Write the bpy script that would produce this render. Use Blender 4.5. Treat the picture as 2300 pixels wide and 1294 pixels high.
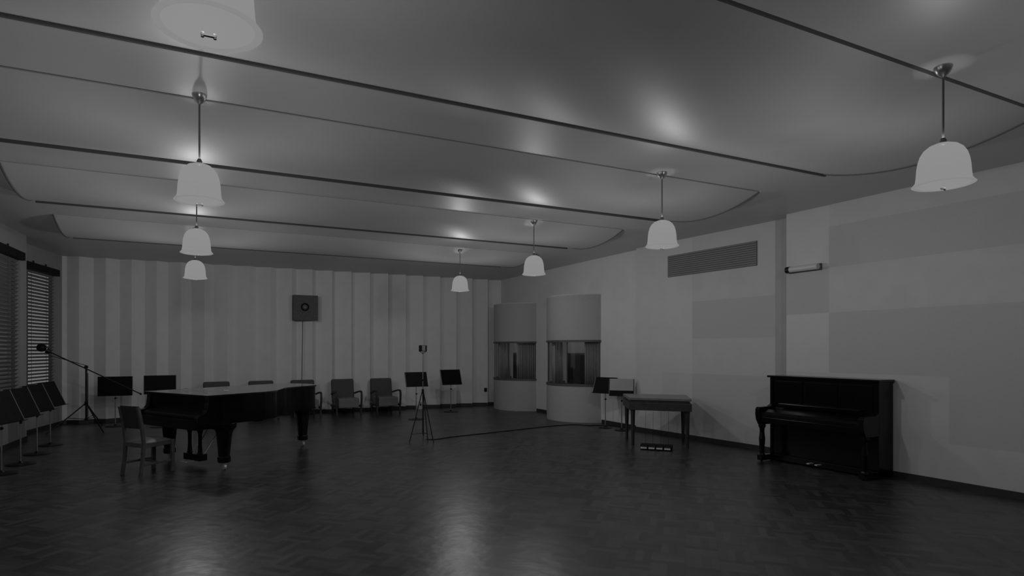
import bpy, bmesh, math, random
from mathutils import Vector, Matrix
random.seed(4)
for o in list(bpy.data.objects): bpy.data.objects.remove(o)
C = bpy.context.scene.collection
S = bpy.context.scene
PI = math.pi
R = math.radians

# ------------------------------------------------------------------ camera
EYE = 1.70
YAW = math.atan(640/1334)
cd = bpy.data.cameras.new('camera'); cam = bpy.data.objects.new('camera', cd); C.objects.link(cam)
cam.location = (0, 0, EYE); cam.rotation_euler = (PI/2, 0, -YAW)
cd.sensor_width = 36; cd.lens = 1334/2300*36
cd.shift_x = (1150-1070)/2300; cd.shift_y = (785-647)/2300
cd.clip_start = .05; cd.clip_end = 200
S.camera = cam
# ------------------------------------------------------------------ dusk outside the blinds, exposure
W = bpy.data.worlds.new('dusk'); S.world = W; W.use_nodes = True
bg = W.node_tree.nodes['Background']; bg.inputs[0].default_value = (.5, .5, .5, 1); bg.inputs[1].default_value = .5
S.view_settings.view_transform = 'Standard'; S.view_settings.look = 'None'
S.view_settings.exposure = 0; S.view_settings.gamma = 1; S.view_settings.use_curve_mapping = False
LAMP_W = 165.0          # bulb inside every pendant

# ------------------------------------------------------------------ room sizes
ZC = 3.82             # beam level of the ceiling
BACK = 16.25
XR, XL = 8.55, -2.8
YN = -5.0             # wall behind the camera

# ------------------------------------------------------------------ materials
def mat(name, col, rough=.6, spec=.5, metal=0, noise=0, scale=20, bump=0, coat=0, bscale=None):
    m = bpy.data.materials.new(name); m.use_nodes = True; nt = m.node_tree
    b = nt.nodes['Principled BSDF']
    b.inputs['Base Color'].default_value = (col, col, col, 1)
    b.inputs['Roughness'].default_value = rough; b.inputs['Specular IOR Level'].default_value = spec
    b.inputs['Metallic'].default_value = metal; b.inputs['Coat Weight'].default_value = coat
    b.inputs['Coat Roughness'].default_value = .1
    tc = nt.nodes.new('ShaderNodeTexCoord')
    if noise:
        n = nt.nodes.new('ShaderNodeTexNoise'); n.inputs['Scale'].default_value = scale; n.inputs['Detail'].default_value = 5
        nt.links.new(tc.outputs['Object'], n.inputs['Vector'])
        r = nt.nodes.new('ShaderNodeMapRange'); r.inputs['To Min'].default_value = col*(1-noise); r.inputs['To Max'].default_value = col*(1+noise)
        r.inputs['From Min'].default_value = .3; r.inputs['From Max'].default_value = .7
        nt.links.new(n.outputs['Fac'], r.inputs['Value']); nt.links.new(r.outputs[0], b.inputs['Base Color'])
    if bump:
        n2 = nt.nodes.new('ShaderNodeTexNoise'); n2.inputs['Scale'].default_value = bscale or scale*3; n2.inputs['Detail'].default_value = 3
        nt.links.new(tc.outputs['Object'], n2.inputs['Vector'])
        bp = nt.nodes.new('ShaderNodeBump'); bp.inputs['Strength'].default_value = bump; bp.inputs['Distance'].default_value = .01
        nt.links.new(n2.outputs['Fac'], bp.inputs['Height']); nt.links.new(bp.outputs[0], b.inputs['Normal'])
    return m
M = {}
M['ceil'] = mat('painted_plaster', .62, .45, .35, noise=.02, scale=3)
M['panel'] = mat('ceiling_board', .62, .50, .4, noise=.03, scale=2, bump=.05, bscale=5)
M['wall'] = mat('wall_board', .56, .6, .3, noise=.03, scale=4)
M['wall_b'] = mat('wall_board_grey', .50, .7, .3, noise=.03, scale=60)
M['wall_c'] = mat('wall_board_pale', .60, .55, .3, noise=.02, scale=4)
M['wall_e'] = mat('booth_wall_plaster', .70, .55, .3, noise=.02, scale=4)
M['wall_shade'] = mat('wall_strip_shadow', .40, .6, .3, noise=.03, scale=4)  # darker tone paints the shadow cast by the wall step
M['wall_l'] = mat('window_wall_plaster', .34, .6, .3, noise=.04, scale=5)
M['bay'] = mat('perforated_board', .43, .75, .2, noise=.12, scale=90)
M['base'] = mat('dark_baseboard', .03, .5, .4)
M['black'] = mat('piano_lacquer', .003, .2, .25, coat=.1)
M['lid'] = mat('piano_lid_lacquer', .006, .16, .5, coat=.6)
M['iron'] = mat('black_enamel_metal', .008, .4, .3)
M['desk'] = mat('black_desk_metal', .006, .6, .12)
M['chrome'] = mat('nickel_plate', .45, .3, .5, metal=.9)
M['brass'] = mat('brass_plate', .7, .3, .5, metal=.5)
M['flange'] = mat('lit_metal_edge', .22, .5, .5)  # flange edges coloured paler than the desk, as if catching light
M['rod'] = mat('grey_rod', .16, .4, .5, metal=.4)
M['oak'] = mat('chair_wood', .075, .5, .4, noise=.25, scale=14)
M['leather'] = mat('dark_leather', .028, .5, .4, noise=.2, scale=30)
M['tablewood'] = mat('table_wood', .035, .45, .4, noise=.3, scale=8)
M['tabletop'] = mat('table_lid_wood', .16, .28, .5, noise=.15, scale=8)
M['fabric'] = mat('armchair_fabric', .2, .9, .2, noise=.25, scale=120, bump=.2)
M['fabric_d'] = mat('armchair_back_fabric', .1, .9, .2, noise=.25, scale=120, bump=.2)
M['speaker'] = mat('speaker_board', .13, .8, .2, noise=.15, scale=30)
M['dark'] = mat('dark_recess', .012, .8, .2)
M['slot'] = mat('shadow_gap_board', .05, .9, .1)
M['batten'] = mat('ceiling_batten', .13, .8, .2)
M['backwall'] = mat('pleated_wall_plaster', .75, .6, .3, noise=.03, scale=4)
M['blind'] = mat('blind_slat', .2, .4, .4)
M['frame'] = mat('window_frame', .1, .5, .4)
M['curtain'] = mat('curtain_cloth', .55, .9, .2, noise=.1, scale=30)
M['white'] = mat('white_enamel', .6, .35, .5)
M['grille'] = mat('grille_slat', .24, .6, .3)
M['desk_sheen'] = mat('highlight_paint', .3, .35, .5)

def glass():
    m = bpy.data.materials.new('window_glass'); m.use_nodes = True; nt = m.node_tree; nt.nodes.clear()
    o = nt.nodes.new('ShaderNodeOutputMaterial'); t = nt.nodes.new('ShaderNodeBsdfTransparent'); g = nt.nodes.new('ShaderNodeBsdfGlossy')
    g.inputs['Roughness'].default_value = .04; t.inputs[0].default_value = (.85, .85, .85, 1)
    lw = nt.nodes.new('ShaderNodeLayerWeight'); lw.inputs[0].default_value = .5
    pw = nt.nodes.new('ShaderNodeMath'); pw.operation = 'POWER'; pw.inputs[1].default_value = 4; nt.links.new(lw.outputs['Facing'], pw.inputs[0])
    fr = nt.nodes.new('ShaderNodeMath'); fr.operation = 'MULTIPLY_ADD'; fr.inputs[1].default_value = .7; fr.inputs[2].default_value = .04; nt.links.new(pw.outputs[0], fr.inputs[0])
    mx = nt.nodes.new('ShaderNodeMixShader')
    nt.links.new(fr.outputs[0], mx.inputs[0]); nt.links.new(t.outputs[0], mx.inputs[1]); nt.links.new(g.outputs[0], mx.inputs[2])
    nt.links.new(mx.outputs[0], o.inputs[0]); return m
M['glass'] = glass()

def opal(name, e, trans):
    m = bpy.data.materials.new(name); m.use_nodes = True; nt = m.node_tree; nt.nodes.clear()
    o = nt.nodes.new('ShaderNodeOutputMaterial'); t = nt.nodes.new('ShaderNodeBsdfTransparent'); em = nt.nodes.new('ShaderNodeEmission')
    em.inputs[0].default_value = (1, 1, 1, 1); em.inputs[1].default_value = e
    mx = nt.nodes.new('ShaderNodeMixShader'); mx.inputs[0].default_value = 1-trans
    nt.links.new(t.outputs[0], mx.inputs[1]); nt.links.new(em.outputs[0], mx.inputs[2]); nt.links.new(mx.outputs[0], o.inputs[0])
    return m
M['opal'] = opal('opal_glass', .262, .2)
M['opal_shade'] = opal('opal_shade_glass', .262, .2)
def dense_top(m, z0, z1):            # bell made less transparent towards its crown, to hold back light on the ceiling
    nt = m.node_tree; tc = nt.nodes.new('ShaderNodeTexCoord'); sp = nt.nodes.new('ShaderNodeSeparateXYZ'); r = nt.nodes.new('ShaderNodeValToRGB')
    nt.links.new(tc.outputs['Object'], sp.inputs[0]); mr = nt.nodes.new('ShaderNodeMapRange'); mr.inputs['From Min'].default_value = z0; mr.inputs['From Max'].default_value = z1
    nt.links.new(sp.outputs['Z'], mr.inputs['Value']); nt.links.new(mr.outputs[0], r.inputs[0])
    e = r.color_ramp.elements; e[0].position = 0; e[0].color = (.8,)*3+(1,); e[1].position = 1; e[1].color = (.985,)*3+(1,)
    k = e.new(.45); k.color = (.935,)*3+(1,)
    mx = [n for n in nt.nodes if n.type == 'MIX_SHADER'][0]; nt.links.new(r.outputs[0], mx.inputs[0])
dense_top(M['opal_shade'], .16, .28)
M['opal_rim'] = opal('opal_glass_rim', .235, .2)

def floor_mat():
    m = bpy.data.materials.new('wood_block_floor'); m.use_nodes = True; nt = m.node_tree; N = nt.nodes; L = nt.links
    b = N['Principled BSDF']
    tc = N.new('ShaderNodeTexCoord'); mp = N.new('ShaderNodeMapping'); mp.inputs['Rotation'].default_value = (0, 0, R(45))
    L.new(tc.outputs['Object'], mp.inputs[0])
    def brick(rot, sc, w, h):
        mm = N.new('ShaderNodeMapping'); mm.inputs['Rotation'].default_value = (0, 0, rot); L.new(mp.outputs[0], mm.inputs[0])
        k = N.new('ShaderNodeTexBrick'); L.new(mm.outputs[0], k.inputs['Vector'])
        k.inputs['Scale'].default_value = 1; k.inputs['Brick Width'].default_value = w; k.inputs['Row Height'].default_value = h
        k.inputs['Mortar Size'].default_value = .0012; k.offset = 0
        k.inputs['Color1'].default_value = (.026, .026, .026, 1); k.inputs['Color2'].default_value = (.07, .07, .07, 1); k.inputs['Mortar'].default_value = (.02, .02, .02, 1)
        return k
    a = brick(0, 1, .26, .065); c = brick(PI/2, 1, .26, .065)
    ck = N.new('ShaderNodeTexChecker'); ck.inputs['Scale'].default_value = 1/.26; L.new(mp.outputs[0], ck.inputs[0])
    mx = N.new('ShaderNodeMix'); mx.data_type = 'RGBA'; L.new(ck.outputs['Fac'], mx.inputs[0]); L.new(a.outputs[0], mx.inputs[6]); L.new(c.outputs[0], mx.inputs[7])
    n = N.new('ShaderNodeTexNoise'); n.inputs['Scale'].default_value = 1.1; n.inputs['Detail'].default_value = 6; L.new(tc.outputs['Object'], n.inputs[0])
    ml = N.new('ShaderNodeMix'); ml.data_type = 'RGBA'; ml.blend_type = 'MULTIPLY'; ml.inputs[0].default_value = .5
    L.new(mx.outputs[2], ml.inputs[6]); L.new(n.outputs[0], ml.inputs[7]); L.new(ml.outputs[2], b.inputs['Base Color'])
    rr = N.new('ShaderNodeMapRange'); rr.inputs['To Min'].default_value = .24; rr.inputs['To Max'].default_value = .40; L.new(n.outputs[0], rr.inputs[0]); L.new(rr.outputs[0], b.inputs['Roughness'])
    b.inputs['Specular IOR Level'].default_value = .5
    n3 = N.new('ShaderNodeTexNoise'); n3.inputs['Scale'].default_value = 5; n3.inputs['Detail'].default_value = 2; L.new(tc.outputs['Object'], n3.inputs[0])
    bp = N.new('ShaderNodeBump'); bp.inputs['Strength'].default_value = .35; bp.inputs['Distance'].default_value = .012
    ad = N.new('ShaderNodeMath'); ad.operation = 'MULTIPLY_ADD'; ad.inputs[1].default_value = .8; L.new(mx.outputs[2], ad.inputs[0]); L.new(n3.outputs[0], ad.inputs[2])
    L.new(ad.outputs[0], bp.inputs['Height']); L.new(bp.outputs[0], b.inputs['Normal'])
    return m
M['floor'] = floor_mat()

# ------------------------------------------------------------------ mesh helpers
class MB:
    def __init__(s): s.v = []; s.f = []; s.mi = []; s.cur = 0
    def add(s, vs, fs):
        k = len(s.v); s.v += [tuple(p) for p in vs]
        for f in fs: s.f.append([i+k for i in f]); s.mi.append(s.cur)
        return s
    def box(s, c, d, rz=0, ry=0, rx=0):
        mt = Matrix.Translation(c) @ Matrix.Rotation(rz, 4, 'Z') @ Matrix.Rotation(ry, 4, 'Y') @ Matrix.Rotation(rx, 4, 'X')
        vs = [mt @ Vector((x*d[0]/2, y*d[1]/2, z*d[2]/2)) for x in (-1, 1) for y in (-1, 1) for z in (-1, 1)]
        return s.add(vs, [(0, 1, 3, 2), (4, 6, 7, 5), (0, 4, 5, 1), (2, 3, 7, 6), (0, 2, 6, 4), (1, 5, 7, 3)])
    def bb(s, x0, x1, y0, y1, z0, z1): return s.box(((x0+x1)/2, (y0+y1)/2, (z0+z1)/2), (x1-x0, y1-y0, z1-z0))
    def cyl(s, a, b, r0, r1=None, n=14, cap=True):
        a = Vector(a); b = Vector(b); r1 = r0 if r1 is None else r1
        d = (b-a).normalized(); u = d.orthogonal().normalized(); w = d.cross(u)
        vs = [a+(u*math.cos(t)+w*math.sin(t))*r0 for t in [2*PI*i/n for i in range(n)]] + [b+(u*math.cos(t)+w*math.sin(t))*r1 for t in [2*PI*i/n for i in range(n)]]
        fs = [(i, (i+1) % n, n+(i+1) % n, n+i) for i in range(n)]
        if cap: fs += [tuple(range(n))[::-1], tuple(range(n, 2*n))]
        return s.add(vs, fs)
    def lathe(s, prof, c=(0, 0, 0), n=32, cap0=False, cap1=False):
        vs = [(c[0]+r*math.cos(2*PI*i/n), c[1]+r*math.sin(2*PI*i/n), c[2]+z) for r, z in prof for i in range(n)]
        fs = [(j*n+i, j*n+(i+1) % n, (j+1)*n+(i+1) % n, (j+1)*n+i) for j in range(len(prof)-1) for i in range(n)]
        if cap0: fs.append(tuple(range(n))[::-1])
        if cap1: fs.append(tuple(range((len(prof)-1)*n, len(prof)*n)))
        return s.add(vs, fs)
    def prism(s, poly, z0, z1):
        n = len(poly); vs = [(x, y, z0) for x, y in poly]+[(x, y, z1) for x, y in poly]
        return s.add(vs, [tuple(range(n))[::-1], tuple(range(n, 2*n))]+[(i, (i+1) % n, n+(i+1) % n, n+i) for i in range(n)])
    def sweepx(s, poly, fn0, fn1):      # poly of (p,q) lofted between two mappings
        n = len(poly); vs = [fn0(p) for p in poly]+[fn1(p) for p in poly]
        return s.add(vs, [tuple(range(n))[::-1], tuple(range(n, 2*n))]+[(i, (i+1) % n, n+(i+1) % n, n+i) for i in range(n)])
    def tube(s, pts, r, n=8):
        pts = [Vector(p) for p in pts]; rings = []; u = None
        for i, p in enumerate(pts):
            d = (pts[min(i+1, len(pts)-1)]-pts[max(i-1, 0)]).normalized()
            if u is None: u = d.orthogonal().normalized()
            u = (u-d*u.dot(d)).normalized(); w = d.cross(u)
            rings += [p+(u*math.cos(2*PI*k/n)+w*math.sin(2*PI*k/n))*r for k in range(n)]
        fs = [(j*n+i, j*n+(i+1) % n, (j+1)*n+(i+1) % n, (j+1)*n+i) for j in range(len(pts)-1) for i in range(n)]
        fs += [tuple(range(n))[::-1], tuple(range((len(pts)-1)*n, len(pts)*n))]
        return s.add(rings, fs)
    def build(s, name, m, parent=None, bevel=0, smooth=False, seg=2):
        me = bpy.data.meshes.new(name); me.from_pydata(s.v, [], s.f)
        ms = m if isinstance(m, list) else [m]
        for x in ms: me.materials.append(M[x] if isinstance(x, str) else x)
        for p, i in zip(me.polygons, s.mi): p.material_index = i
        bm = bmesh.new(); bm.from_mesh(me); bmesh.ops.recalc_face_normals(bm, faces=bm.faces); bm.to_mesh(me); bm.free()
        o = bpy.data.objects.new(name, me); C.objects.link(o)
        if parent: o.parent = parent
        if smooth:
            for p in me.polygons: p.use_smooth = True
            md = o.modifiers.new('e', 'EDGE_SPLIT'); md.split_angle = R(38)
        if bevel:
            md = o.modifiers.new('b', 'BEVEL'); md.width = bevel; md.segments = seg; md.limit_method = 'ANGLE'; md.angle_limit = R(35)
        return o
def tag(o, label=None, cat=None, group=None, kind=None):
    if label: o['label'] = label
    if cat: o['category'] = cat
    if group: o['group'] = group
    if kind: o['kind'] = kind
    return o
def thing(name, label, cat, loc=(0, 0, 0), rz=0, group=None):
    o = bpy.data.objects.new(name, None); C.objects.link(o); o.location = loc; o.rotation_euler = (0, 0, rz); o.empty_display_size = .1
    return tag(o, label, cat, group)
def structure(o): o['kind'] = 'structure'; return o
def dup(root, loc, rz=None, label=None, group=None):
    def cp(o, par):
        c = o.copy(); C.objects.link(c)
        if par: c.parent = par
        for ch in [q for q in list(bpy.data.objects) if q.parent == o]: cp(ch, c)
        return c
    r = cp(root, None); r.location = loc
    if rz is not None: r.rotation_euler = (0, 0, rz)
    if label: r['label'] = label
    if group: r['group'] = group
    return r
def smooth_pts(pts, k=6, closed=False):
    out = []; n = len(pts)
    for i in range(n if closed else n-1):
        g = (lambda j: pts[j % n]) if closed else (lambda j: pts[max(0, min(n-1, j))])
        p0, p1, p2, p3 = [Vector(g(i+d)) for d in (-1, 0, 1, 2)]
        for q in range(k):
            t = q/k; out.append(.5*((2*p1)+(p2-p0)*t+(2*p0-5*p1+4*p2-p3)*t*t+(3*p1-p0-3*p2+p3)*t**3))
    if not closed: out.append(Vector(pts[-1]))
    return out

# ------------------------------------------------------------------ floor
structure(MB().bb(-4.2, 11.5, YN-.2, BACK+.6, -.1, 0).build('floor', 'floor'))

# ------------------------------------------------------------------ ceiling: flat beams with sagging panels between them
BX0, BX1 = -1.97, 6.9
BS = [(-3.25, -1.3), (-.33, 1.68), (2.62, 4.66), (5.57, 7.40), (8.36, 10.16), (11.28, 13.08)]
SLOT = .02; GAP = .04
cb = MB()
cb.bb(-4.2, BX0, YN-.2, BACK+.6, ZC, ZC+.1); cb.bb(BX1, 11.5, YN-.2, BACK+.6, ZC, ZC+.1)
prev = YN-.2
for b, a in BS:
    cb.bb(BX0, BX1, prev, b-GAP, ZC, ZC+.1); prev = a+SLOT
cb.bb(BX0, BX1, prev, BACK+.6, ZC, ZC+.1)
ceiling = structure(cb.build('ceiling', 'ceil'))
sl = MB()
for b, a in BS: sl.bb(BX0, BX1, b-GAP-.02, a+SLOT+.02, ZC+.16, ZC+.2)
for b, a in BS:
    sl.bb(BX0, BX1, a+SLOT, a+SLOT+.02, ZC+.1, ZC+.18); sl.bb(BX0, BX1, b-GAP-.02, b-GAP, ZC+.1, ZC+.18)
    sl.bb(BX0-.02, BX0, b-GAP, a+SLOT, ZC+.1, ZC+.18); sl.bb(BX1, BX1+.02, b-GAP, a+SLOT, ZC+.1, ZC+.18)
sl.build('shadow_gap', 'slot', ceiling)
for b, a in BS:
    n = 28; p = MB(); sag = .17
    pr = [(b+(a-b)*i/n, ZC-4*sag*(i/n)*(1-i/n)) for i in range(n+1)] + [(a, ZC+.14), (b, ZC+.14)]
    m_ = len(pr); xs = [BX0+.01, BX1-.01]
    p.add([(x, y, z) for x in xs for y, z in pr], [(i, i+1, m_+i+1, m_+i) for i in range(m_-1)]+[(m_-1, 0, m_, 2*m_-1)]+[tuple(range(m_)), tuple(range(m_, 2*m_))[::-1]])
    p.build('sagging_panel', 'panel', ceiling, smooth=True)
    for x in xs:                      # dark bead along the curved end
        MB().tube([(x, y, z) for y, z in pr[:n+1]], .013, 8).build('edge_bead', 'batten', ceiling, smooth=True)
    dz = {2.62: .018, 5.57: .042, 8.36: .06, 11.28: .07}.get(b, .03)
    MB().bb(BX0, BX1+.05, a+.005, a+.03, ZC-dz, ZC+.01).build('edge_batten', 'batten', ceiling)

# ------------------------------------------------------------------ walls
T = .25
# back wall: tall vertical pleats; the faces turned to +X narrow towards the right
def pleat_x():
    pts = []; x = -2.80; k = 0; y = BACK
    xs = [-2.83]
    while xs[-1] < 8.6: xs.append(xs[-1]+.52)
    out = []
    for i, x in enumerate(xs):
        t = max(0, min(1, (x+1.5)/6)); fr = .27*(1-t)+.07*t; d = .12+.07*t
        out += [(x, BACK-d), (x+fr, BACK)]
    return out
pp = pleat_x()
pp = [(-2.84, BACK-.1)] + pp
wm = MB(); n = len(pp)
wm.prism(pp + [(pp[-1][0], BACK+.3), (-2.84, BACK+.3)], -.05, ZC+.02)
structure(wm.build('wall_back', 'backwall'))
bm_ = MB()
off = .02
bm_.prism([(x, y-off) for x, y in pp]+[(x, y+.01) for x, y in reversed(pp)], 0, .09)
structure(bm_.build('baseboard_back', 'base'))

def seg_frame(p0, p1):
    p0 = Vector(p0); p1 = Vector(p1); d = (p1-p0); L = d.length; d /= L
    nrm = Vector((-d.y, d.x))
    return p0, d, nrm, L
def seg_box(mb, fr, u0, u1, w0, w1, z0, z1):
    p0, d, nr, L = fr
    q = [p0+d*u+nr*w for u, w in ((u0, w0), (u1, w0), (u1, w1), (u0, w1))]
    mb.prism([(v.x, v.y) for v in q], z0, z1)

# right wall: three runs, each stepping back beyond its far end; boards of slightly different tone, plus one painted shadow strip
R1 = seg_frame((8.62, YN), (8.42, 6.30)); R2 = seg_frame((8.68, 6.30), (8.42, 9.80)); R3 = seg_frame((8.55, 9.80), (8.55, BACK+.3))
def u_at(fr, Y): return (Y-fr[0].y)/fr[1].y
wr = MB()
def cells(fr, ys, cols, w=-T):
    # cols: per interval list of (z0,z1,mat)
    for (y0, y1), rows in zip(zip(ys[:-1], ys[1:]), cols):
        for z0, z1, m in rows:
            wr.cur = m; seg_box(wr, fr, u_at(fr, y0), u_at(fr, y1), w, 0, z0, z1)
cells(R1, [YN, 1.5, 4.10, 5.62, 6.30], [
    [(0, .53, 0), (.53, 2.24, 1), (2.24, 2.9, 0), (2.9, ZC, 1)],
    [(0, .53, 0), (.53, 2.24, 1), (2.24, 2.9, 0), (2.9, 3.5, 1), (3.5, ZC, 0)],
    [(0, .53, 0), (.53, 1.36, 0), (1.36, 2.24, 1), (2.24, 2.9, 0), (2.9, 3.5, 1), (3.5, ZC, 0)],
    [(0, 1.36, 0), (1.36, 2.24, 2), (2.24, 2.92, 1), (2.92, ZC, 2)]])
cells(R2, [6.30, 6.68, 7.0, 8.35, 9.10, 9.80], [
    [(0, ZC, 3)],  # shadow beyond the step, painted full height
    [(0, 1.25, 1), (1.25, 1.9, 0), (1.9, 2.6, 1), (2.6, ZC, 0)],
    [(0, 1.25, 1), (1.25, 1.9, 0), (1.9, 2.6, 1), (2.6, ZC, 0)],
    [(0, 1.25, 0), (1.25, ZC, 2)],
    [(0, 1.25, 2), (1.25, ZC, 2)]])
BAYS = [12.06, 14.92]; BR = .93; BXC = 8.75
# third run with openings into the two booths
ZS, ZH, ZT = .86, 1.92, 2.97
edges = [9.80, BAYS[0]-.85, BAYS[0]+.85, BAYS[1]-.85, BAYS[1]+.85, BACK+.3]
for i in range(5):
    y0, y1 = edges[i], edges[i+1]
    wr.cur = 4
    if i in (1, 3):
        seg_box(wr, R3, u_at(R3, y0), u_at(R3, y1), -T, 0, 0, .8); seg_box(wr, R3, u_at(R3, y0), u_at(R3, y1), -T, 0, ZH+.1, ZC)
    else: seg_box(wr, R3, u_at(R3, y0), u_at(R3, y1), -T, 0, 0, ZC)
structure(wr.build('wall_right', ['wall', 'wall_b', 'wall_c', 'wall_shade', 'wall_e']))
br = MB()
for fr, y0, y1 in ((R1, YN, 6.32), (R2, 6.30, 9.82), (R3, 9.8, BAYS[0]-.95), (R3, BAYS[0]+.95, BAYS[1]-.95)):
    seg_box(br, fr, u_at(fr, y0), u_at(fr, y1), 0, .02, 0, .08)
structure(br.build('baseboard_right', 'base'))

# left wall with two window openings, second run splayed
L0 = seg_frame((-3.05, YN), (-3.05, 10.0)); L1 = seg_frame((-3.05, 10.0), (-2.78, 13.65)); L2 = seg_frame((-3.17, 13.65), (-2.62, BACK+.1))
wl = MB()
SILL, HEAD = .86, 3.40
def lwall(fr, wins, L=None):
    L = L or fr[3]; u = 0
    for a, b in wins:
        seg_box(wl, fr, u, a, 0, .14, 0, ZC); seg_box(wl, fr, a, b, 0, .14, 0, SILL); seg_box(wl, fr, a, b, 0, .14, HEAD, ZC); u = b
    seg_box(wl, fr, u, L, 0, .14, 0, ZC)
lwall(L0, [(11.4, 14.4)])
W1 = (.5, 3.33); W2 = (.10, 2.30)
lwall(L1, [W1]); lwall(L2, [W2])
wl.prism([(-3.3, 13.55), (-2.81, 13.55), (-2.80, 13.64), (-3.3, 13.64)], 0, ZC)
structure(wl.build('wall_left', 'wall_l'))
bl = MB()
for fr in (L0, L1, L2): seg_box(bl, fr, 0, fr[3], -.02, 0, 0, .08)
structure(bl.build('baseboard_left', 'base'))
structure(MB().bb(-4.2, 11.5, YN-.2, YN, 0, ZC).build('wall_near', 'wall'))

# windows and blinds on the left
def window(fr, ua, ub, idx, blab):
    w = bpy.data.objects.new('window_%d' % idx, None); C.objects.link(w); structure(w)
    f = MB()
    for z in (SILL, HEAD-.06): seg_box(f, fr, ua, ub, .08, .12, z, z+.06)
    k = 2
    for i in range(k+1):
        u = ua+(ub-ua-.06)*i/k; seg_box(f, fr, u, u+.05, .08, .12, SILL, HEAD)
    f.build('window_frame', 'frame', w)
    g = MB(); seg_box(g, fr, ua, ub,   .098, .104, SILL, HEAD); g.build('pane', 'glass', w)
    s = MB(); seg_box(s, fr, ua-.0, ub+.0, -.05, .08, SILL-.04, SILL); s.build('window_sill', 'wall_l', w)
    p0, d, nr, L = fr
    b = thing('venetian_blind', blab, 'blind', (0, 0, 0), 0, 'venetian blinds over the left windows')
    q = MB(); z = SILL+.05; tilt = R(40)
    while z < HEAD-.04:
        # inner edge high, outer edge low
        hw = .029; dx = math.cos(tilt)*hw; dz = math.sin(tilt)*hw; c = .035
        vs = []
        for u in (ua+.03, ub-.03):
            for w_, zz in ((c-dx, z+dz), (c, z+.004), (c+dx, z-dz), (c+dx, z-dz-.002), (c, z+.002), (c-dx, z+dz-.002)):
                P = p0+d*u+nr*w_; vs.append((P.x, P.y, zz))
        q.add(vs, [(i, (i+1) % 6, 6+(i+1) % 6, 6+i) for i in range(6)]+[(5, 4, 3, 2, 1, 0), (6, 7, 8, 9, 10, 11)])
        z += .07
    q.build('slats', 'blind', b)
    h = MB(); seg_box(h, fr, ua-.03, ub+.03, -.07, .07, HEAD-.08, HEAD+.06); h.build('pelmet', 'dark', b)
    for t in (.25, .5, .75):
        hk = MB(); u = ua+(ub-ua)*t; seg_box(hk, fr, u-.012, u+.012, -.04, -.02, HEAD+.06, HEAD+.11); hk.build('hook', 'iron', b)
    t = MB()
    for f_ in (.2, .5, .8):
        u = ua+(ub-ua)*f_; seg_box(t, fr, u-.006, u+.006, .006, .009, SILL+.02, HEAD-.04)
    t.build('ladder_tape', 'frame', b)
    rr = MB(); seg_box(rr, fr, ua+.03, ub-.03, .015, .055, SILL+.002, SILL+.024); rr.build('bottom_rail', 'blind', b)
window(L1, W1[0], W1[1], 1, 'wide venetian blind at the left edge behind the row of four music stands')
window(L2, W2[0], W2[1], 2, 'venetian blind in the far left window beside the pleated wall, paler low down')

# ------------------------------------------------------------------ the two curved booth fronts
def arc(r, z, n=40, a0=-1.0, a1=1.0, c=None):   # half circle bulging to -X
    return [(BXC-r*math.cos(t), c+r*math.sin(t), z) for t in [(a0+(a1-a0)*i/n)*PI/2 for i in range(n+1)]]
def shell(r0, r1, z0, z1, cy, m, name, par, sm=True):
    n = 40; q = MB()
    rings = [arc(r0, z0, n, c=cy), arc(r1, z0, n, c=cy), arc(r1, z1, n, c=cy), arc(r0, z1, n, c=cy)]
    vs = sum(rings, []); k = n+1
    fs = [(j*k+i, j*k+i+1, ((j+1) % 4)*k+i+1, ((j+1) % 4)*k+i) for j in range(4) for i in range(n)]
    fs += [(0, k, 2*k, 3*k), (n, k+n, 2*k+n, 3*k+n)]
    return q.add(vs, fs).build(name, m, par, smooth=sm)
for i, cy in enumerate(BAYS):
    w = structure(bpy.data.objects.new('window_%d' % (3+i), None)); C.objects.link(w)
    shell(BR, BR-.06, 0, .84, cy, 'bay', 'lower_panel', w)
    shell(BR, BR-.06, ZH, ZT, cy, 'bay', 'upper_panel', w)
    shell(BR+.015, BR-.08, .84, ZS+.03, cy, 'frame', 'window_sill', w)
    shell(BR+.012, BR-.07, ZH-.05, ZH, cy, 'frame', 'window_head', w)
    shell(BR-.028, BR-.036, ZS+.03, ZH-.05, cy, 'glass', 'pane', w)
    f = MB()
    for t in (-.86, -.3, .3, .80):
        a = t*PI/2; f.box((BXC-(BR-.035)*math.cos(a), cy+(BR-.035)*math.sin(a), (ZS+ZH)/2), (.03, .018, ZH-ZS-.06), rz=-a)
    f.build('mullion', 'frame', w)
    cp = MB().prism([p[:2] for p in arc(BR-.001, 0, c=cy)], ZT, ZT+.02); cp.build('cap', 'wall', w)
    fl = MB().prism([p[:2] for p in arc(BR-.07, 0, c=cy)], .80, .838); fl.build('inner_ledge', 'frame', w)
    # drapes just inside the glass
    for k, (a0, a1) in enumerate(((-.98, -.60), (.14, .9)) if i == 0 else ((-.95, -.45), (.16, .92))):
        q = MB(); n = 90; vs = []
        for j in range(n+1):
            t = (a0+(a1-a0)*j/n)*PI/2; r = BR-.16+.028*math.sin(j*2*PI/ (n/ (12 if k == 0 else 6)))
            for z in (.84, ZH+.02): vs.append((BXC-r*math.cos(t), cy+r*math.sin(t), z))
        q.add(vs, [(2*j, 2*j+2, 2*j+3, 2*j+1) for j in range(n)])
        o = q.build('curtain', 'curtain', None, smooth=True)
        md = o.modifiers.new('s', 'SOLIDIFY'); md.thickness = .006
        side = 'right-hand' if k == 0 else 'left-hand'
        which = 'nearer curved booth window, by the music stands' if i == 0 else 'farther curved booth window, in the corner'
        tag(o, 'pale pleated curtain, %s side of the %s' % (side, which), 'curtain', 'curtains in the curved booth windows')
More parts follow.
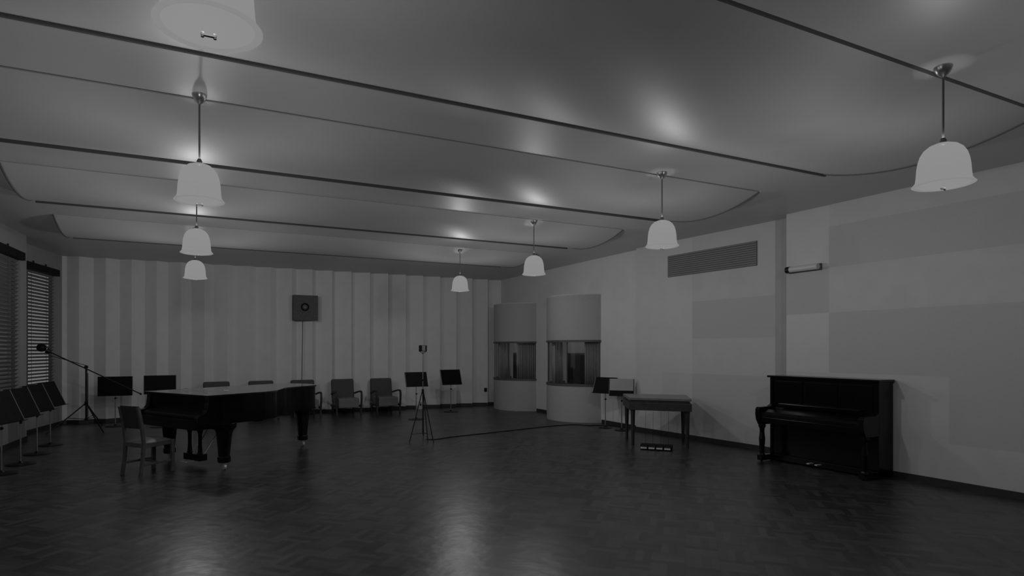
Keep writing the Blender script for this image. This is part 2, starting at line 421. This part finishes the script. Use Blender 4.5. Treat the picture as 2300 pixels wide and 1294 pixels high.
# booths behind the wall
bo = MB()
bo.bb(11.2, 11.4, 10.6, BACK+.5, 0, 2.6); bo.bb(8.8, 11.4, 10.6, 10.8, 0, 2.6); bo.bb(8.8, 11.3, 13.42, 13.52, 0, 2.6)
bo.bb(8.8, 11.4, BACK+.4, BACK+.6, 0, 2.6)
structure(bo.build('wall_booth', 'wall'))
structure(MB().bb(8.8, 11.5, 10.6, BACK+.6, 2.6, 2.7).build('ceiling_booth', 'ceil'))
for x, y, lb in ((9.30, 13.41, 'tall dark cabinet seen through the nearer curved booth window'), (9.22, BACK+.39, 'tall dark cabinet seen through the farther curved booth window')):
    t = thing('booth_cabinet', lb, 'cabinet', (x, y, 0), 0, 'dark cabinets inside the booths')
    MB().bb(-.32, .32, -.42, -.01, 0, 1.60).build('body', 'frame', t, bevel=.006)
    for s_ in (-1, 1):
        dd = MB().bb(min(s_*.01, s_*.30), max(s_*.01, s_*.30), -.435, -.42, .06, 1.55).build('door', 'leather', t, bevel=.003)
        MB().cyl((s_*.045, -.435, .85), (s_*.045, -.455, .85), .012, n=10).build('knob', 'chrome', dd)
def booth_lamp(x, y, label):
    t = thing('booth_lamp', label, 'lamp', (x, y, 2.6), 0, 'globes in the booths')
    MB().lathe([(.05, 0), (.05, -.03), (.02, -.04), (.02, -.16)], n=16, cap0=True, cap1=True).build('lamp_rod', 'chrome', t, smooth=True)
    MB().lathe([(.09*math.sin(PI*k/10)+.001, -.24-.09*math.cos(PI*k/10)) for k in range(11)], n=20).build('globe', 'opal', t, smooth=True)
    l = bpy.data.lights.new('bulb', 'POINT'); l.energy = 40; l.shadow_soft_size = .05
    o = bpy.data.objects.new('bulb', l); C.objects.link(o); o.parent = t; o.location = (0, 0, -.24)
booth_lamp(10.2, 12.0, 'small round lamp inside the nearer curved booth')
booth_lamp(10.2, 14.9, 'small round lamp inside the farther curved booth')
# ------------------------------------------------------------------ pendant lamps
ZR = 2.935
pend = thing('pendant_lamp', 'x', 'lamp', (0, 0, ZR))
MB().lathe([(.195, 0), (.188, .008), (.172, .03), (.167, .07), (.163, .13), (.156, .18), (.143, .225), (.122, .262), (.09, .29), (.05, .306), (.018, .31)], n=48).build('lamp_shade', 'opal_shade', pend, smooth=True)
MB().lathe([(.166, .004), (.15, -.006), (.10, -.018), (.05, -.024), (.001, -.026)], n=48).build('diffuser', 'opal', pend, smooth=True)
MB().lathe([(.166, .004), (.170, -.004), (.185, -.006), (.197, 0)], n=48).build('rim', 'opal_rim', pend, smooth=True)
MB().box((0, 0, -.03), (.05, .012, .008)).cyl((-.022, 0, -.02), (-.022, 0, -.04), .006, n=8).cyl((.022, 0, -.02), (.022, 0, -.04), .006, n=8).build('clip', 'oak', pend)
MB().cyl((0, 0, .30), (0, 0, ZC-ZR-.06), .0075, n=10).lathe([(.02, .30), (.022, .33), (.012, .35)], n=16).build('lamp_rod', 'rod', pend, smooth=True)
MB().lathe([(.058, 0), (.058, -.012), (.05, -.035), (.034, -.06), (.016, -.075), (.008, -.085)], c=(0, 0, ZC-ZR), n=24, cap0=True).build('ceiling_cup', 'chrome', pend, smooth=True)
bl_ = bpy.data.lights.new('bulb', 'POINT'); bl_.energy = LAMP_W; bl_.shadow_soft_size = .07
bo_ = bpy.data.objects.new('bulb', bl_); C.objects.link(bo_); bo_.parent = pend; bo_.location = (0, 0, .13)
LX = [.06, 5.08]; LY = [2.50, 5.45, 8.40, 11.38]
lab = {(0, 0): 'opal bell pendant cut by the top edge, seen from below', (0, 1): 'largest whole opal bell pendant of the left row',
       (0, 2): 'opal bell pendant of the left row, second from the back, below the largest whole one', (0, 3): 'smallest opal bell pendant of the left row, low before the pleated wall',
       (1, 0): 'big opal bell pendant at the upper right', (1, 1): 'opal bell pendant of the right row, in front of the wall grille',
       (1, 2): 'opal bell pendant above the gap between the two curved booths', (1, 3): 'smallest opal bell pendant of the right row, by the back corner'}
first = True
for i in range(2):
    for j in range(4):
        if first: o = pend; o.location = (LX[i], LY[j], ZR); first = False
        else: o = dup(pend, (LX[i], LY[j], ZR))
        o['label'] = lab[(i, j)]; o['group'] = 'opal bell pendants in two rows'

# ------------------------------------------------------------------ wall fittings
# grille high on the right wall (second run)
def on_wall(fr, Y): u = u_at(fr, Y); return fr[0]+fr[1]*u
def wall_thing(name, label, cat, fr, Y, z):
    p = on_wall(fr, Y); a = math.atan2(fr[1].y, fr[1].x)
    return thing(name, label, cat, (p.x, p.y, z), a)    # local x along wall away from camera, +y out into the room
g = wall_thing('wall_grille', 'long slatted ventilation grille high on the right wall', 'grille', R2, 7.95, 3.33)
MB().bb(-.95, .98, -.01, .012, -.21, .21).build('backing', 'frame', g)
q = MB()
for k in range(11): q.bb(-.95, .98, .012, .024, -.2+.038*k, -.2+.038*k+.022)
q.build('slats', 'grille', g)
tl = wall_thing('wall_light', 'short unlit tube light on the right wall above the upright piano', 'light', R1, 5.98, 2.93)
MB().cyl((-.25, .08, 0), (.20, .08, 0), .045, n=20).build('tube', 'white', tl, smooth=True)
MB().cyl((.20, .08, 0), (.26, .08, 0), .05, n=20).build('end_cap', 'iron', tl, smooth=True)
MB().bb(-.26, .26, 0, .03, -.05, .05).build('bracket', 'frame', tl, bevel=.004)
# speaker box on the pleated wall
sp = thing('wall_speaker', 'square loudspeaker board with a round dark cone on the pleated wall', 'speaker', (2.70, BACK-.24, 2.79))
MB().bb(-.315, .315, -.05, .075, -.33, .33).build('baffle', 'speaker', sp, bevel=.006)
q = MB(); q.lathe([(.10, 0), (.105, .012), (.095, .016), (.03, -.02), (.001, -.022)], n=32)
for i, v in enumerate(q.v): q.v[i] = (v[0]-.02, -.05-v[2], v[1]+.02)
q.build('cone', 'dark', sp, smooth=True)
q = MB(); q.lathe([(.012, 0), (.012, .01), (.001, .014)], n=12)
for i, v in enumerate(q.v): q.v[i] = (v[0]-.02, -.04-v[2], v[1]+.02)
q.build('dust_cap', 'white', sp)
cb_ = MB().tube([(2.63, BACK-.225, 2.47), (2.62, BACK-.225, 1.6), (2.61, BACK-.222, .9), (2.61, BACK-.222, .1)], .008)
tag(cb_.build('speaker_cable', 'iron'), 'thin dark cable hanging straight down from the wall loudspeaker', 'cable')
so = thing('wall_socket', 'small dark wall socket low in the corner beside the farther booth', 'socket', (8.02, BACK-.17, .48), R(-10))
MB().bb(-.04, .04, -.03, .05, -.055, .055).build('plate', 'iron', so, bevel=.004)
MB().cyl((0, -.045, .01), (0, -.03, .01), .018, n=14).build('outlet', 'dark', so)
jb = thing('floor_socket_box', 'small pale plug box with a dark plug on the floor by the back wall', 'socket', (5.86, BACK-.33, 0), R(8))
MB().bb(-.09, .09, -.05, .05, 0, .1).build('box', 'white', jb, bevel=.006)
MB().cyl((.02, 0, .1), (.02, 0, .15), .03, .022, n=14).cyl((.02, 0, .15), (.03, .0, .2), .012, n=8).build('plug', 'iron', jb)

# ------------------------------------------------------------------ grand piano (local x runs from keyboard to tail, +y is the bass side)
PR = R(31.5)
gp = thing('grand_piano', 'black concert grand piano with its lid closed, seen from the treble side', 'piano', (-.32, 9.47, 0), PR)
side = [(1.05, -.78), (1.3, -.70), (1.55, -.50), (1.8, -.31), (2.1, -.22), (2.4, -.20), (2.6, -.14), (2.72, .02), (2.76, .22), (2.73, .45), (2.62, .66), (2.42, .76)]
sm = [(p.x, p.y) for p in smooth_pts([Vector((a, b, 0)) for a, b in side], 5)]
outl = [(.16, -.78), (.6, -.78)] + sm + [(1.5, .78), (.16, .78)]
# rim as ring
def inset(poly, d):
    n = len(poly); out = []
    for i in range(n):
        a = Vector(poly[i-1]); b = Vector(poly[i]); c = Vector(poly[(i+1) % n])
        e1 = (b-a).normalized(); e2 = (c-b).normalized(); nn = Vector((-(e1.y+e2.y), e1.x+e2.x))
        nn = nn.normalized() if nn.length > 1e-6 else Vector((-e1.y, e1.x)); k = max(.5, nn.dot(Vector((-e1.y, e1.x))))
        out.append(tuple(b+nn*d/k))
    return out
inn = inset(outl, .06); n = len(outl)
q = MB()
rings = [[(x, y, .66) for x, y in outl], [(x, y, 1.07) for x, y in outl], [(x, y, 1.07) for x, y in inn], [(x, y, .66) for x, y in inn]]
q.add(sum(rings, []), [(j*n+i, j*n+(i+1) % n, ((j+1) % 4)*n+(i+1) % n, ((j+1) % 4)*n+i) for j in range(4) for i in range(n)])
q.build('rim', 'black', gp, smooth=True)
q = MB().prism(inset(outl, .05), .70, .73)
q.build('soundboard', 'black', gp)
# under-frame beams
q = MB(); q.bb(.3, .46, -.72, .72, .58, .70); q.bb(.46, 1.0, -.06, .06, .60, .70); q.bb(1.0, 1.12, -.66, .72, .62, .70)
q.box((1.7, .2, .66), (1.5, .1, .08), rz=R(2)); q.box((1.55, .45, .66), (1.3, .08, .08)); q.build('beam', 'black', gp, bevel=.006)
# belly moulding under the rim
q = MB(); out2 = inset(outl, -.012)
q.add([(x, y, .655) for x, y in out2]+[(x, y, .685) for x, y in out2]+[(x, y, .685) for x, y in outl]+[(x, y, .655) for x, y in outl],
      [(j*n+i, j*n+(i+1) % n, ((j+1) % 4)*n+(i+1) % n, ((j+1) % 4)*n+i) for j in range(4) for i in range(n)])
q.build('moulding', 'black', gp, smooth=True)
# arms with their scroll at the keyboard end
for s in (-1, 1):
    pr = [(-.02, .64), (-.03, .70), (-.02, .77), (.02, .81), (.09, .83), (.125, .87), (.14, .97), (.15, 1.07), (.36, 1.07), (.36, .64)]
    q = MB(); q.sweepx(pr, lambda p: (p[0], s*.78, p[1]), lambda p: (p[0], s*.69, p[1])); q.build('arm', 'black', gp, bevel=.004)
MB().bb(-.01, .36, -.70, .70, .60, .70).build('keybed', 'black', gp, bevel=.006)
MB().bb(-.015, .012, -.69, .69, .68, .745).build('keyslip', 'black', gp, bevel=.005)
q = MB(); pr = [(.02, .745), (.02, .775), (.05, .80), (.14, .82), (.24, .83), (.27, .99), (.30, .99), (.30, .745)]
q.sweepx(pr, lambda p: (p[0], -.685, p[1]), lambda p: (p[0], .685, p[1])); q.build('fallboard', 'black', gp, bevel=.004)
# lid in two leaves with a hinge line
def clip(poly, x0, x1):
    o = []
    for i in range(len(poly)):
        a = poly[i-1]; b = poly[i]
        for X in (x0, x1):
            if (a[0]-X)*(b[0]-X) < 0: t = (X-a[0])/(b[0]-a[0]); o.append((X, a[1]+(b[1]-a[1])*t))
        if x0 <= b[0] <= x1: o.append(b)
    return o
lo = inset([(.13, -.78), (.6, -.78)] + sm + [(1.5, .78), (.13, .78)], -.02)
MB().prism(clip(lo, 0, .60), 1.072, 1.047).build('lid_front_leaf', 'lid', gp, bevel=.004)
MB().prism(clip(lo, .606, 3), 1.072, 1.047).build('lid', 'lid', gp, bevel=.004)
for y in (-.5, 0, .5): MB().cyl((.603, y-.06, 1.101), (.603, y+.06, 1.101), .006, n=8).build('hinge', 'brass', gp)
for x, y in ((.44, -.69), (.44, .69), (2.46, .02)):
    l = MB(); l.lathe([(.17, .66), (.165, .60), (.135, .57), (.115, .53), (.105, .47), (.098, .40), (.084, .26), (.078, .19), (.09, .185), (.092, .12), (.08, .105)], c=(x, y, 0), n=8, cap0=True, cap1=True)
    lg = l.build('leg', 'black', gp, bevel=.004)
    c_ = MB().cyl((x, y, .105), (x, y, .07), .025, n=12).cyl((x-.016, y, .04), (x+.016, y, .04), .04, n=20).bb(x-.026, x-.02, y-.02, y+.02, .03, .09).bb(x+.02, x+.026, y-.02, y+.02, .03, .09)
    tag(c_.build('caster', 'brass', lg, smooth=True), 'shiny metal caster')
# lyre
lx = .43
q = MB(); q.bb(lx-.05, lx+.05, -.19, .19, .56, .61)
for y in (-.13, .13):
    q.lathe([(.035, .57), (.045, .52), (.028, .46), (.026, .3), (.034, .2), (.045, .16)], c=(lx, y, 0), n=12)
q.bb(lx-.06, lx+.07, -.2, .2, .075, .17)
ly = q.build('lyre', 'black', gp, bevel=.005)
for y in (-.06, 0, .06): tag(MB().bb(lx-.18, lx-.05, y-.012, y+.012, .07, .082).lathe([(.001, .062), (.02, .066), (.02, .082), (.001, .086)], c=(lx-.18, y, 0), n=12).build('pedal', 'brass', ly), 'shiny brass pedal')
for y in (-.03, 0, .03): MB().cyl((lx, y, .17), (lx, y, .57), .005, n=8).build('pedal_rod', 'brass', ly)
for y in (-.12, .12): tag(MB().cyl((lx+.06, y, .14), (lx+.42, y*1.3, .66), .009, n=10).build('brace', 'chrome', ly), 'bright diagonal rod')

# ------------------------------------------------------------------ chair at the grand piano
ch = thing('wooden_chair', 'light wooden side chair with a leather back panel at the grand piano keyboard', 'chair', (-.53, 9.33, 0), R(38))
# local +x = facing direction
for s in (-1, 1):
    MB().bb(.19, .235, s*.20-.022, s*.20+.022, 0, .45).build('leg', 'oak', ch, bevel=.004)
    q = MB()
    for k, (xa, za, xb, zb) in enumerate(((-.25, 0, -.215, .25), (-.215, .25, -.205, .47), (-.205, .47, -.235, .70), (-.235, .70, -.285, .93))):
        vs = [(x+dx, s*.19+dy, z) for x, z in ((xa, za), (xb, zb)) for dx, dy in ((-.018, -.02), (.018, -.02), (.018, .02), (-.018, .02))]
        q.add(vs, [(0, 1, 5, 4), (1, 2, 6, 5), (2, 3, 7, 6), (3, 0, 4, 7), (3, 2, 1, 0), (4, 5, 6, 7)])
    q.build('leg', 'oak', ch)
    MB().box((0, s*.197, .415), (.42, .022, .06), ry=R(-1)).build('seat_rail', 'oak', ch, bevel=.003)
    MB().box((-.01, s*.197, .16), (.43, .02, .03)).build('stretcher', 'oak', ch, bevel=.003)
MB().box((.212, 0, .415), (.022, .38, .06)).build('seat_rail', 'oak', ch, bevel=.003)
MB().box((-.21, 0, .415), (.022, .36, .06)).build('seat_rail', 'oak', ch, bevel=.003)
MB().box((0, 0, .17), (.02, .38, .028)).build('stretcher', 'oak', ch, bevel=.003)
q = MB(); nn = 12; vs = []
for i in range(nn+1):
    for j in range(nn+1):
        u = i/nn; v = j/nn; e = (1-abs(2*u-1)**3)*(1-abs(2*v-1)**3)
        vs.append((-.21+.45*u, (-.205+.41*v)*(1+.04*u), .445+.045*e))
fs = [(i*(nn+1)+j, (i+1)*(nn+1)+j, (i+1)*(nn+1)+j+1, i*(nn+1)+j+1) for i in range(nn) for j in range(nn)]
q.add(vs, fs); q.bb(-.205, .235, -.2, .2, .44, .446)
q.build('seat', 'oak', ch, smooth=True)
q = MB(); vs = []
for i in range(9):
    y = -.185+.37*i/8; cv = .02*(1-(2*i/8-1)**2)
    for z, x in ((.64, -.228), (.79, -.252), (.945, -.288)):
        vs += [(x-cv, y, z), (x-cv+.022, y, z)]
fs = []
for i in range(8):
    a = i*6; b = a+6
    for k in (0, 2): fs += [(a+k, a+k+2, b+k+2, b+k), (a+k+1, b+k+1, b+k+3, a+k+3)]
    fs += [(a, b, b+1, a+1), (a+4, a+5, b+5, b+4)]
fs += [(0, 1, 3, 2), (2, 3, 5, 4), (48, 50, 51, 49), (50, 52, 53, 51)]
q.add(vs, fs); q.build('backrest', 'leather', ch, smooth=True)

# ------------------------------------------------------------------ music stands (local: player side is +x)
def stand(name, label, loc, rz, w=.58, h=.40, top=1.12, tilt=R(22), group=None, base=.2, dm='desk'):
    t = thing(name, label, 'music stand', loc, rz, group)
    zc = top-.5*h*math.cos(tilt)
    q = MB(); q.box((0, 0, zc), (.012, w, h), ry=-tilt)
    for s in (-1, 1): MB().box((-.004, s*(w/2+.004), zc), (.034, .008, h), ry=-tilt).build('side_flange', 'flange', t)
    for k in (-.3, 0, .3):           # rows of rivets on the desk
        for r_ in (-.12, .12):
            c = Vector((-math.sin(tilt)*r_+.008, k*w, zc+math.cos(tilt)*r_)); q.box(c, (.006, .014, .014), ry=-tilt)
    q.build('desk', dm, t)
    zb = zc-.5*h*math.cos(tilt); xb = math.sin(tilt)*h/2
    MB().box((xb+.025, 0, zb-.002), (.06, w, .008), ry=-tilt*.6).build('ledge', dm, t)
    MB().cyl((-.01, 0, .03), (-.01, 0, .62), .011, n=12).build('lower_pole', 'chrome', t, smooth=True)
    MB().cyl((-.01, 0, .60), (-.01, 0, zc-.02), .008, n=10).build('upper_pole', 'chrome', t, smooth=True)
    MB().cyl((-.01, 0, .60), (-.01, 0, .64), .016, n=14).cyl((-.01, .01, .62), (-.01, .04, .62), .008, n=8).build('collar', 'iron', t)
    q = MB().lathe([(base, 0), (base, .008), (base-.02, .016), (.04, .024), (.018, .05)], c=(-.01, 0, 0), n=32, cap0=True, cap1=True)
    q.build('base', 'iron', t, smooth=True)
    return t
G1 = 'black music stands in a row along the windows'
k = ['nearest of the four black music stands along the windows, cut by the frame edge', 'second black music stand of the row along the left windows',
     'third black music stand of the row along the left windows', 'farthest black music stand of the row along the left windows']
for (x, y, a), lb in zip(((-2.33, 10.12, -17), (-2.27, 10.84, -16), (-2.25, 11.78, -15), (-2.25, 12.78, -14)), k):
    stand('music_stand', lb, (x, y, 0), R(a), .62, .46, 1.12, R(24), G1, .19)
stand('music_stand', 'black music stand alone between the boom stand and the piano chair', (-1.52, 15.3, 0), R(-92), .66, .42, 1.10, R(4))
stand('music_stand', 'black music stand standing behind the keyboard end of the grand piano', (-.62, 14.75, 0), R(-90), .62, .40, 1.13, R(4))
stand('music_stand', 'black music stand behind the slim tripod microphone', (4.93, 13.65, 0), R(-90), .55, .36, 1.145, R(20))
stand('music_stand', 'rightmost black music stand before the pleated wall, right of the tripod microphone', (6.38, 14.90, 0), R(-88), .58, .42, 1.145, R(20))
stand('music_stand', 'black music stand in front of the nearer curved booth', (8.10, 10.42, 0), R(-160), .53, .36, 1.09, R(22), base=.15)
s2 = stand('music_stand', 'music stand with a sheen on its desk, directly behind the wooden table', (8.14, 9.92, 0), R(-135), .50, .36, 1.08, R(14), dm='desk', base=.15)
ps = thing('desk_highlight', 'pale sheet painted over the desk of the music stand behind the wooden table', 'highlight', (8.14, 9.92, 0), R(-135))
MB().box((.012, 0, .96), (.004, .48, .25), ry=-R(14)).build('highlight', 'desk_sheen', ps)  # pale plate stands in for the reflection on the metal desk

# ------------------------------------------------------------------ armchairs (local facing -y)
def armchair(label, loc, rz=0):
    t = thing('armchair', label, 'armchair', loc, rz, 'upholstered armchairs along the pleated wall')
    MB().box((0, -.02, .31), (.54, .60, .25)).build('seat', 'fabric', t, bevel=.03, seg=3)
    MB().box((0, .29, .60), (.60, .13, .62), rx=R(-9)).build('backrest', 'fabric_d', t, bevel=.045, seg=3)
    for s in (-1, 1):
        q = MB(); pth = smooth_pts([Vector((s*.30, .27, .52)), Vector((s*.32, .1, .555)), Vector((s*.335, -.16, .60)), Vector((s*.335, -.27, .585)), Vector((s*.335, -.305, .50)), Vector((s*.33, -.30, .3)), Vector((s*.32, -.29, .15)), Vector((s*.32, -.3, .012))], 5)
        for a, b in zip(pth[:-1], pth[1:]):
            d = (b-a); mid = (a+b)/2; q.box(mid, (.045, .034, d.length+.02), rx=math.atan2(-d.y, d.z) if True else 0)
        q.build('armrest', 'leather', t)
        MB().box((s*.28, .26, .11), (.045, .05, .22)).build('leg', 'leather', t, bevel=.004)
        MB().box((s*.315, 0, .22), (.025, .56, .06)).build('side_rail', 'leather', t, bevel=.004)
    return t
AY = BACK-.68
labs = ['armchair behind the grand piano, leftmost of the three backs showing over its lid', 'armchair behind the grand piano, middle of the three backs showing over its lid',
        'armchair behind the grand piano tail, below the wall loudspeaker', 'grey armchair nearest the tail of the grand piano, fully in view', 'right-hand one of the two armchairs in full view, left of the music stands']
for x, lb in zip((.57, 1.60, 2.62, 3.66, 4.72), labs): armchair(lb, (x, AY, 0), R(3))

# ------------------------------------------------------------------ boom microphone stand at the left
bs = thing('boom_stand', 'tall black boom microphone stand with long tilted arm near the far left window', 'microphone stand', (-2.0, 14.85, 0))
MB().cyl((0, 0, .22), (0, 0, 1.33), .020, n=12).build('pole', 'iron', bs, smooth=True)
MB().cyl((.03, 0, .25), (.03, 0, 1.2), .007, n=8).build('cable', 'iron', bs)
MB().cyl((0, -.035, 1.33), (0, .035, 1.33), .035, n=14).build('clamp', 'iron', bs)
MB().cyl((0, 0, .52), (0, 0, .60), .034, n=12).build('collar', 'iron', bs)
MB().cyl((0, 0, .2), (0, 0, .25), .03, n=12).build('collar', 'iron', bs)
a = Vector((1.02, 0, .72)); b_ = Vector((-.66, 0, 1.66))
MB().cyl(a, b_, .012, n=10).build('boom_arm', 'iron', bs, smooth=True)
MB().cyl(a+Vector((.8*-.0, 0, 0)), a+(b_-a)*.02, .02, n=12).build('counterweight', 'iron', bs)
MB().cyl((0, .02, 1.36), b_*.98+Vector((0, .02, -.05)), .006, n=8).build('boom_cable', 'iron', bs)
for ang in (218, 300, 75):
    dx, dy = math.cos(R(ang)), math.sin(R(ang))
    q = MB().tube([(0.02*dx, .02*dy, .56), (.32*dx, .32*dy, .33), (.62*dx, .62*dy, .12), (.78*dx, .78*dy, .012)], .013, 8); q.build('leg', 'iron', bs, smooth=True)
    MB().cyl((0, 0, .23), (.36*dx, .36*dy, .29), .007, n=8).build('strut', 'iron', bs)
mc = MB().cyl(b_+Vector((.04, 0, -.02)), b_+Vector((-.03, 0, .02)), .04, .06, n=18)
ms = mc.build('microphone_mount', 'iron', bs)
bmic = thing('microphone', 'round dark microphone at the raised end of the boom arm', 'microphone', (-2.0-.775, 14.85, 1.735))
MB().lathe([(.001, -.085), (.05, -.075), (.08, -.04), (.088, 0), (.08, .04), (.05, .075), (.001, .085)], n=24).build('head', 'dark', bmic, smooth=True)
MB().lathe([(.089, -.01), (.092, 0), (.089, .01)], n=24).build('band', 'iron', bmic, smooth=True)

# ------------------------------------------------------------------ slim tripod with microphone in the middle
ts = thing('microphone_tripod', 'slim tripod microphone stand on the open floor in the middle of the room', 'microphone stand', (3.94, 10.55, 0))
feet = [(-.33, -.30), (.03, -.85+.25), (-.12, -.25), (.02, .38)]
feet = [(3.60-3.94, 10.33-10.55), (3.95-3.94, 10.02-10.55), (3.96-3.94, 10.34-10.55), (4.10-3.94, 10.95-10.55)]
for fx, fy in feet:
    MB().tube([(fx*.06, fy*.06, .90), (fx*.25, fy*.25, .72), (fx, fy, .008)], .010, 8).build('leg', 'iron', ts, smooth=True)
    MB().cyl((0, 0, .12), (fx*.83, fy*.83, .14), .004, n=6).build('strut', 'iron', ts)
MB().cyl((0, 0, .10), (0, 0, .93), .010, n=10).build('lower_pole', 'iron', ts)
tag(MB().cyl((0, 0, .9), (0, 0, 1.62), .008, n=10).build('upper_pole', 'chrome', ts), 'thin bright pole')
MB().cyl((0, 0, .87), (0, 0, .95), .022, n=12).build('collar', 'iron', ts)
MB().cyl((0, 0, 1.10), (0, 0, 1.14), .014, n=12).build('collar', 'iron', ts)
tm = thing('microphone', 'boxy studio microphone on top of the slim central tripod', 'microphone', (3.94, 10.55, 1.63), R(20))
MB().bb(-.07, .07, -.045, .045, .03, .15).build('body', 'iron', tm, bevel=.015)
MB().bb(-.055, .02, -.052, -.044, .04, .14).build('grille', 'chrome', tm, bevel=.005)
MB().tube([(-.085, 0, .09), (-.08, 0, .03), (-.03, 0, .005), (.03, 0, .005), (.08, 0, .03), (.085, 0, .09)], .005).cyl((0, 0, -.01), (0, 0, .01), .014, n=10).build('yoke', 'iron', tm)
cp_ = smooth_pts([Vector(p) for p in ((3.98, 10.5, .012), (4.15, 10.42, .008), (4.6, 10.58, .008), (5.3, 10.72, .008), (6.2, 10.92, .008), (7.2, 11.12, .008), (7.75, 11.1, .008), (7.95, 10.85, .008), (8.2, 10.75, .008), (8.42, 10.5, .008), (8.46, 10.1, .008))], 8)
tag(MB().tube(cp_, .008, 6).build('microphone_cable', 'iron'), 'dark cable running across the floor from the central tripod to the right wall', 'cable')

# ------------------------------------------------------------------ wooden table instrument and its pedal box
tb = thing('wooden_table', 'skewed wooden table-shaped instrument with a deep apron and closed lid by the right wall', 'table instrument', (7.0, 8.3, 0))
P4 = [(0, 0), (.71, -.72), (1.32, .0), (.50, .78)]        # FL FR RR RL (plan)
cen = Vector((sum(p[0] for p in P4)/4, sum(p[1] for p in P4)/4))
def sc(k): return [tuple(cen+(Vector(p)-cen)*k) for p in P4]
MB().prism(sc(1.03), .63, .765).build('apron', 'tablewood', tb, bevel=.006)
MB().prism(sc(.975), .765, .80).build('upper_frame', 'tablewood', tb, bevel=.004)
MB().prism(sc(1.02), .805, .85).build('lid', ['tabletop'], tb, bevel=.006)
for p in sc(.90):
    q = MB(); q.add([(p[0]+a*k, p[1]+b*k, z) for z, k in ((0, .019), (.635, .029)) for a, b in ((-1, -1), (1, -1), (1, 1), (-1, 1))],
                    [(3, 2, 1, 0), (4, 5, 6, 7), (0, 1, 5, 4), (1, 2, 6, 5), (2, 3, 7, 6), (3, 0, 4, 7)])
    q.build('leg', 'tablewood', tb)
pa = math.atan2(-.72, .66)
pb = thing('pedal_box', 'low dark box of four pale-fronted pedals on the floor under the wooden table', 'pedals', (7.14, 7.80, 0), pa)
MB().bb(-.26, .26, -.02, .16, 0, .07).build('housing', 'dark', pb, bevel=.004)
for i in range(4):
    x = -.19+.127*i
    tag(MB().box((x, -.08, .045), (.105, .12, .02), rx=R(6)).build('pedal', 'iron', pb), None)
    tag(MB().bb(x-.05, x+.05, -.155, -.14, .022, .046).build('pedal_edge', 'white', pb), 'pale metal front edge')
    MB().cyl((x, .1, .07), (x, .16, .63), .0022, n=6).build('pull_rod', 'iron', pb)

# ------------------------------------------------------------------ upright piano (local: back on +x, runs along y, keyboard faces -x)
up = thing('upright_piano', 'tall black upright piano with closed fallboard against the right wall', 'piano', (8.41, 5.53, 0), R(1))
W2_ = .80
MB().bb(-.32, -.0, -W2_, -W2_+.04, 0, 1.27).build('side_panel', 'black', up, bevel=.004)
MB().bb(-.32, -.0, W2_-.04, W2_, 0, 1.27).build('side_panel', 'black', up, bevel=.004)
MB().bb(-.36, .0, -W2_-.025, W2_+.025, 1.27, 1.30).build('lid', 'black', up, bevel=.006)
MB().bb(-.30, -.27, -W2_+.04, W2_-.04, .80, 1.27).build('upper_panel', 'black', up, bevel=.004)
q = MB()
for y0, y1 in ((-.72, -.28), (-.24, .24), (.28, .72)): q.bb(-.312, -.30, y0, y1, .84, 1.22)
q.build('raised_moulding', 'black', up, bevel=.005)
MB().bb(-.30, -.27, -W2_+.04, W2_-.04, .10, .62).build('lower_panel', 'black', up, bevel=.004)
MB().bb(-.03, 0, -W2_+.04, W2_-.04, .02, 1.26).build('back_panel', 'black', up)
MB().bb(-.36, -.0, -W2_, W2_, .02, .10).build('plinth', 'black', up, bevel=.005)
MB().bb(-.62, -.27, -W2_+.03, W2_-.03, .60, .68).build('keybed', 'black', up, bevel=.006)
q = MB(); pr = [(-.625, .68), (-.63, .73), (-.60, .76), (-.50, .79), (-.40, .80), (-.31, .83), (-.29, .83), (-.29, .68)]
q.sweepx(pr, lambda p: (p[0], -W2_+.07, p[1]), lambda p: (p[0], W2_-.07, p[1])); q.build('fallboard', 'black', up, bevel=.005)
for s in (-1, 1):
    pr = [(-.60, .56), (-.645, .64), (-.66, .72), (-.655, .80), (-.63, .825), (-.40, .83), (-.33, .86), (-.30, .86), (-.30, .56)]
    q = MB(); q.sweepx(pr, lambda p: (p[0], s*W2_, p[1]), lambda p: (p[0], s*(W2_-.07), p[1])); q.build('arm', 'black', up, bevel=.006)
    y = s*(W2_-.045)
    q = MB(); q.lathe([(.05, .57), (.052, .53), (.036, .50), (.034, .44), (.045, .34), (.036, .2), (.034, .12), (.05, .09)], c=(-.56, y, 0), n=12)
    q.bb(-.62, -.25, y-.04, y+.04, .02, .10); q.cyl((-.57, y-.012, .02), (-.57, y+.012, .02), .02, n=14); q.build('leg', 'black', up, bevel=.003)
MB().bb(-.40, -.28, -.60, .60, .865, .885).build('music_shelf', 'black', up, bevel=.004)
for y in (-.03, .09): tag(MB().bb(-.46, -.34, y-.02, y+.02, .055, .07).build('pedal', 'brass', up, bevel=.004), 'shiny brass pedal')
q = MB()
for y in (-.7, .7): q.cyl((-.30, y-.015, .012), (-.30, y+.015, .012), .012, n=12); q.cyl((-.06, y-.015, .012), (-.06, y+.015, .012), .012, n=12)
q.build('caster', 'iron', up)
